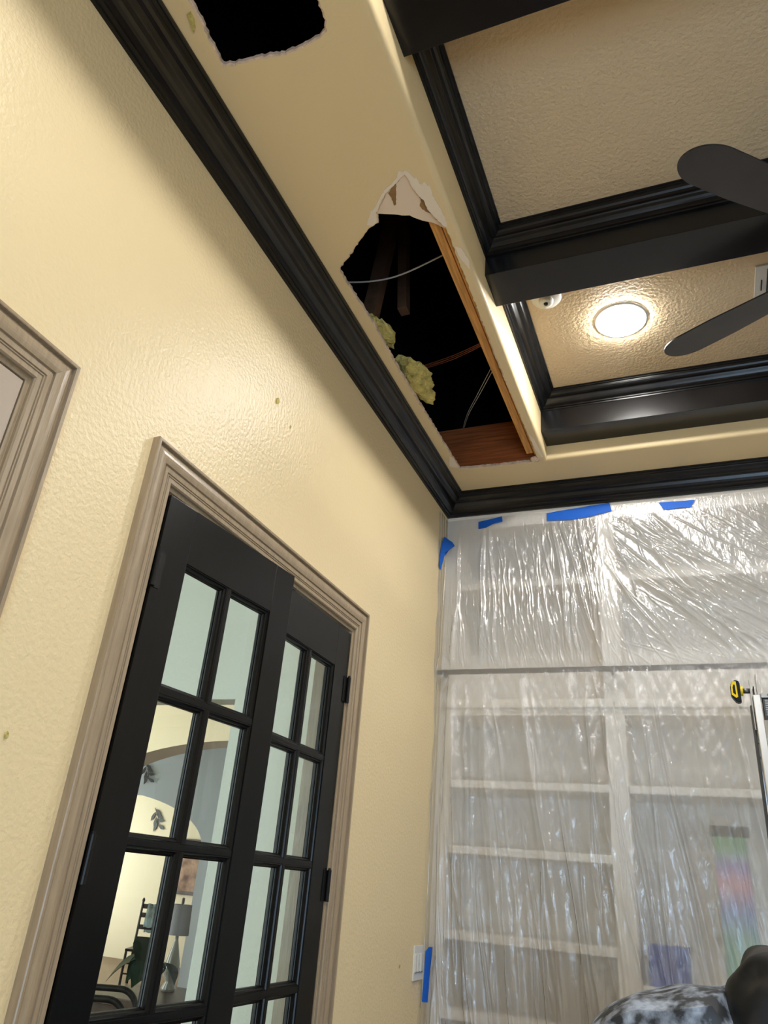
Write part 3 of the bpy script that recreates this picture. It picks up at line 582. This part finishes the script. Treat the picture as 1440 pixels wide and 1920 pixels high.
# ---------------------------------------------------------------- dusty covered mound and black bag, lower right
b = bmesh.new(); nu, nv = 90, 60; rings = []
def top(x): return float(np.interp(x, [.80, .842, .877, .922, .986, 1.083, 1.180, 1.20, 1.225, 1.62], [1.18, 1.30, 1.352, 1.388, 1.425, 1.444, 1.458, 1.40, 1.285, 1.27]))
for j in range(nv + 1):
    v = j / nv; ring = []
    for i in range(nu):
        th = 2 * math.pi * i / nu; ct, stt = math.cos(th), math.sin(th); e = .55
        ux = math.copysign(abs(ct) ** e, ct); uy = math.copysign(abs(stt) ** e, stt)
        if v < .6: k_ = 1; zz = v / .6
        else: k_ = math.cos((v - .6) / .4 * math.pi / 2) ** .7; zz = 1
        x = 1.21 + .40 * ux * k_ * (1 + .05 * (1 - zz)); y = 2.20 + .17 * uy * k_ * (1 + .1 * (1 - zz))
        H = top(x); dz = (.03 * (1 - (abs(uy) * k_) ** 3)) if v >= .6 else 0
        z = .001 + zz * (H - .03) + dz
        f = (.006 * math.sin(th * 13 + 6 * v) + .004 * math.sin(th * 29 - 9 * v)) * (1 if v < .6 else k_ * .5)
        ring.append((x + f * ct, y + f * stt, z + (.004 * math.sin(37 * x + 11 * y) if v >= .55 else 0)))
    rings.append(ring)
loft(b, rings); obj('draped_cover', b, M_DUST, label='dusty dark grey cover draped over a tall mound below the ladder', cat='cover', smooth=True)
b = bmesh.new(); bmesh.ops.create_icosphere(b, subdivisions=5, radius=1)
for v in b.verts:
    p = v.co.copy(); w_ = 1 + .045 * math.sin(4 * p.x + 3 * p.z) + .03 * math.sin(6 * p.y + 5 * p.z + 1) + .018 * math.sin(11 * p.x - 9 * p.z + 5 * p.y)
    q = Vector([math.copysign(abs(c) ** .55, c) for c in p]); v.co = Vector((q.x * .16, q.y * .13, q.z * .125)) * w_
o = obj('black_bag', b, M_BAG, label='crumpled black bag heaped at the bottom right corner', cat='bag', smooth=True); o.location = (1.345, 2.13, 1.418)

# ---------------------------------------------------------------- hall and great room beyond the doors
HX = -11.2
obj('wall_hall_right', boxes((-WT - .001 - .02, -WT - .001, 4.0, 13.4, 0, 3.4)), M_HALL, kind='structure')
obj('wall_great_far', boxes((HX, -WT, 13.2, 13.4, 0, 3.4)), M_CREAM, kind='structure')
wall_cells('wall_great_left', [-1.4, 7.6, 9.2, 9.45, 12.6, 13.4], [0, .3, 2.6, 3.4], [(7.6, 9.2, .3, 2.6), (9.45, 12.6, .3, 2.6)], HX, HX + .15, M_CREAM)  # opening between the arches added for the fill light
obj('wall_hall_near', boxes((HX, -WT - .002, -1.4, -1.25, 0, 3.4)), M_HALL, kind='structure')
obj('ceiling_great_room', boxes((HX, -WT - .001, -1.4, 13.4, 3.4, 3.5)), M_HALL, kind='structure')
wall_cells_x = obj('wall_great_near', boxes((HX, -9.05, 3.03, 3.15, 0, 3.4), (-4.95, -4.51, 3.03, 3.15, 0, 3.4), (-9.05, -4.95, 3.03, 3.15, 0, .45), (-9.05, -4.95, 3.03, 3.15, 2.75, 3.4)), M_CREAM, kind='structure')  # unseen wall with an opening, added to carry the great room fill
pier = obj('wall_hall_pier', boxes((-.83, -WT - .0005, 3.0, 3.16, 0, 3.4), bev=.012), M_HALL, kind='structure')
obj('wall_hall_header', boxes((-4.5, -.832, 3.03, 3.15, 2.33, 3.4), bev=.008), M_HALL, kind='structure')
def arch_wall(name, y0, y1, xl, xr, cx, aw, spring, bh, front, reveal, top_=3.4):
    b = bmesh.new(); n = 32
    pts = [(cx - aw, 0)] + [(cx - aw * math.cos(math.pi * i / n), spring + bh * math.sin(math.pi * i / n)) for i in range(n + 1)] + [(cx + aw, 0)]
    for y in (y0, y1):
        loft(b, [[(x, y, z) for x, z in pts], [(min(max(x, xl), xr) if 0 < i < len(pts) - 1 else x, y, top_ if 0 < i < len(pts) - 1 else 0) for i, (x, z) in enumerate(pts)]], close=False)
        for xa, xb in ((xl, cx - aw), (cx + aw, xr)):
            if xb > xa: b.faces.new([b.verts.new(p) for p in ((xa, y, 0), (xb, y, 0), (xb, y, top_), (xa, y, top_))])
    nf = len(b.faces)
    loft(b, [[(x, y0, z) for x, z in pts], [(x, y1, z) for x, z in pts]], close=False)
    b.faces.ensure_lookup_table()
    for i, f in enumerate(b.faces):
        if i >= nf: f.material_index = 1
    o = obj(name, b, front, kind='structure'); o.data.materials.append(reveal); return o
M_BLUEG = mat('blue_grey_wall_shade', (206, 213, 224), .6, .3)  # shaded side of the far arch wall, shade put into the colour
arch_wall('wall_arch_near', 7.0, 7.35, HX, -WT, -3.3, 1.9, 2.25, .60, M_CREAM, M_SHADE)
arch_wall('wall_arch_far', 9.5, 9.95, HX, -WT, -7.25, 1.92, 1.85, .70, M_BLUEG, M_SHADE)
# painting, sprig
t = empty('wall_painting', (-5.62, 13.19, 1.3), label='brown landscape painting on the far room wall seen through the glass', cat='painting')
t.location = (-8.05, 13.198, 1.15)
obj('frame', boxes((-.26, .34, -.04, -.001, 0, .95), bev=.01), M_DWOOD, t); obj('canvas', boxes((-.20, .28, -.045, -.039, .06, .89)), M_PAINT, t)
def sprig(c, label, sc=1., flip=1):
    t = empty('leaf_decoration', c, label=label, cat='decoration')
    b = bmesh.new(); tube(b, [(0, -.012, 0), (.08 * sc * flip, -.012, -.10 * sc), (.12 * sc * flip, -.012, -.24 * sc)], .006, 6); obj('stem', b, M_BCHAIR, t)
    for i in range(7):
        s = (i + .5) / 7; a_ = -1.1 * flip + (-1) ** i * (.55 + .5 * ((i * 37) % 10) / 10); p = Vector((.12 * s * sc * flip, -.012, -.24 * s * sc))
        b = bmesh.new(); q = [(0, 0), (.045, .02), (.09, .025), (.14, 0), (.09, -.025), (.045, -.02)]
        prism(b, [(u * sc, v * sc) for u, v in q], lambda u, v, tt: (u * math.cos(a_) - v * math.sin(a_), tt, u * math.sin(a_) + v * math.cos(a_)), -.004, .004); o = obj('leaf', b, M_BCHAIR, t); o.location = p
sprig((-9.10, 13.19, 2.62), 'dark metal leaf sprig on the far cream wall', 1.35)
sprig((-6.55, 9.492, 2.95), 'dark metal leaf sprig on the shaded wall above the far arch', .95)
# console table
t = empty('console_table', (-2.55, 5.45, 0), label='dark wood table holding the lamp and the plant, seen through the glass', cat='table')
obj('table_top', boxes((-.55, .62, -.42, .42, .71, .76), bev=.006), M_DWOOD, t); obj('apron', boxes((-.48, .55, -.36, .36, .60, .7095)), M_DWOOD, t)
for sx in (-.44, .50):
    for sy in (-.32, .32):
        b = bmesh.new(); lathe(b, [(0, .0), (.04, .0), (.03, .1), (.045, .2), (.028, .3), (.05, .45), (.035, .5), (.05, .55), (.05, .5995), (0, .5995)], (sx, sy, 0), 14); obj('leg', b, M_DWOOD, t, smooth=True)
t = empty('table_lamp', (-2.735, 5.6, .7605), label='table lamp with grey drum shade and glass teardrop base', cat='lamp')
b = bmesh.new(); lathe(b, [(0, 0), (.05, 0), (.055, .02), (.03, .06), (.06, .12), (.058, .18), (.03, .28), (.014, .34), (.012, .37), (0, .37)], n=24); obj('base', b, M_CLEAR, t, smooth=True)
b = bmesh.new(); lathe(b, [(.085, .37), (.075, .58), (.073, .58), (.083, .37), (.085, .37)], n=32); obj('lamp_shade', b, M_LSHADE, t, smooth=True)
b = bmesh.new(); tube(b, [(0, 0, .36), (0, 0, .63)], .004, 8); obj('stem', b, M_BCHAIR, t)
b = bmesh.new(); tube(b, [(0, 0, .585), (0, 0, .625)], .011, 8); obj('finial', b, M_BCHAIR, t)
# plant on the table, pot hidden low
t = empty('potted_plant', (-2.62, 5.22, .7605), label='potted plant with broad dark green leaves on the table', cat='plant')
b = bmesh.new(); lathe(b, [(0, 0), (.05, 0), (.065, .08), (.06, .08), (.045, .01), (0, .01)], n=20); obj('pot', b, M_BLKP, t)
def leaf_mesh(L_, W_):
    b = bmesh.new(); rows = []
    for i in range(9):
        s = i / 8; wd = W_ * math.sin(math.pi * min(1, s * .98 + .02) ** .75) if 0 < i < 8 else .004; rows.append([(s * L_, -wd, .25 * wd - .35 * L_ * s * s), (s * L_, 0, -.35 * L_ * s * s), (s * L_, wd, .25 * wd - .35 * L_ * s * s)])
    loft(b, rows, close=False); bmesh.ops.solidify(b, geom=list(b.faces), thickness=.002); return b
for i, (dx, dy, dz, az, L_, W_, pt) in enumerate(((-.10, -.02, .36, 320, .23, .115, 75), (-.09, -.06, .24, 205, .26, .085, 50), (-.05, -.02, .24, 250, .19, .085, 60), (.05, -.05, .24, 300, .19, .08, 58), (.06, .04, .22, 350, .18, .075, 52), (-.05, .03, .22, 160, .22, .08, 45), (.0, -.08, .22, 275, .18, .08, 62))):
    o = obj('leaf', leaf_mesh(L_, W_), M_LEAF, t, smooth=True); o.location = (dx, dy, dz); o.rotation_euler = (math.radians(-15), math.radians(pt - 30), math.radians(az))
    b = bmesh.new(); tube(b, [(0, 0, .07), (dx * .5, dy * .5, dz * .6), (dx, dy, dz)], .004, 6); obj('stalk', b, M_LEAF, t)
# ladder-back chair with towel
t = empty('dining_chair', (-6.85, 10.7, 0), math.radians(25), label='black ladder-back dining chair in the far room', cat='chair')
for sx in (-.2, .2):
    b = bmesh.new(); tube(b, [(sx, .2, 0), (sx, .2, .45), (sx, .24, 1.08)], [.02, .02, .017], 8); obj('back_post', b, M_BCHAIR, t)
    b = bmesh.new(); lathe(b, [(0, -.03), (.02, -.02), (.024, 0), (.012, .03), (0, .035)], (sx, .242, 1.10), 10); obj('finial', b, M_BCHAIR, t)
    b = bmesh.new(); tube(b, [(sx * 1.05, -.2, 0), (sx * 1.05, -.2, .44)], .019, 8); obj('leg', b, M_BCHAIR, t)
for z in (.58, .74, .90, 1.02): obj('back_slat', boxes((-.2, .2, .205 + (z - .45) * .06, .222 + (z - .45) * .06, z - .035, z + .03), bev=.003), M_BCHAIR, t)
obj('seat', boxes((-.23, .23, -.22, .22, .44, .475), bev=.01), M_BCHAIR, t)
for z in (.15, .28):
    obj('stretcher', boxes((-.2, .2, -.208, -.192, z, z + .02)), M_BCHAIR, t); obj('stretcher', boxes((-.2, .2, .192, .208, z, z + .02)), M_BCHAIR, t)
b = bmesh.new(); rr = []
for i in range(15):
    s = i / 14; zz = 1.075 - abs(s - .45) * .75; yy = .20 + (s - .45) * .12
    if zz > 1.06: zz = 1.062
    rr.append([(-.12 + .27 * k_ / 12, .04 + .24 * 0 + yy - .005 + .012 * math.sin(k_ * 1.9 + i * .3), zz + .006 * math.sin(k_ * 1.3)) for k_ in range(13)])
loft(b, rr, close=False); bmesh.ops.solidify(b, geom=list(b.faces), thickness=.008)
o = obj('draped_towel', b, M_CLOTH, label='pale blue towel hung over the dining chair back', cat='towel', smooth=True); o.location = (-6.85, 10.7, 0); o.rotation_euler = (0, 0, math.radians(25))
# nearer bent-arm chair with a basket shape
t = empty('arm_chair', (-2.35, 4.35, 0), math.radians(30), label='dark bentwood armchair at the bottom of the left glass panes', cat='chair')
for sy in (-.22, .22):
    b = bmesh.new(); tube(b, [(-.24, sy, 0), (-.24, sy, .74)] + [(-.12 - .12 * math.cos(q * math.pi / 16), sy, .765 + .12 * math.sin(q * math.pi / 16)) for q in range(9)] + [(.09 + .12 * math.sin(q * math.pi / 16), sy, .765 + .12 * math.cos(q * math.pi / 16)) for q in range(9)] + [(.21, sy, .74), (.21, sy, 0)], .019, 10); obj('arm_loop', b, M_BCHAIR, t, smooth=True)
obj('seat', boxes((-.23, .20, -.215, .215, .44, .49), bev=.015), M_DWOOD, t); obj('back_slat', boxes((-.25, -.23, -.21, .21, .62, .80), bev=.006), M_BCHAIR, t)
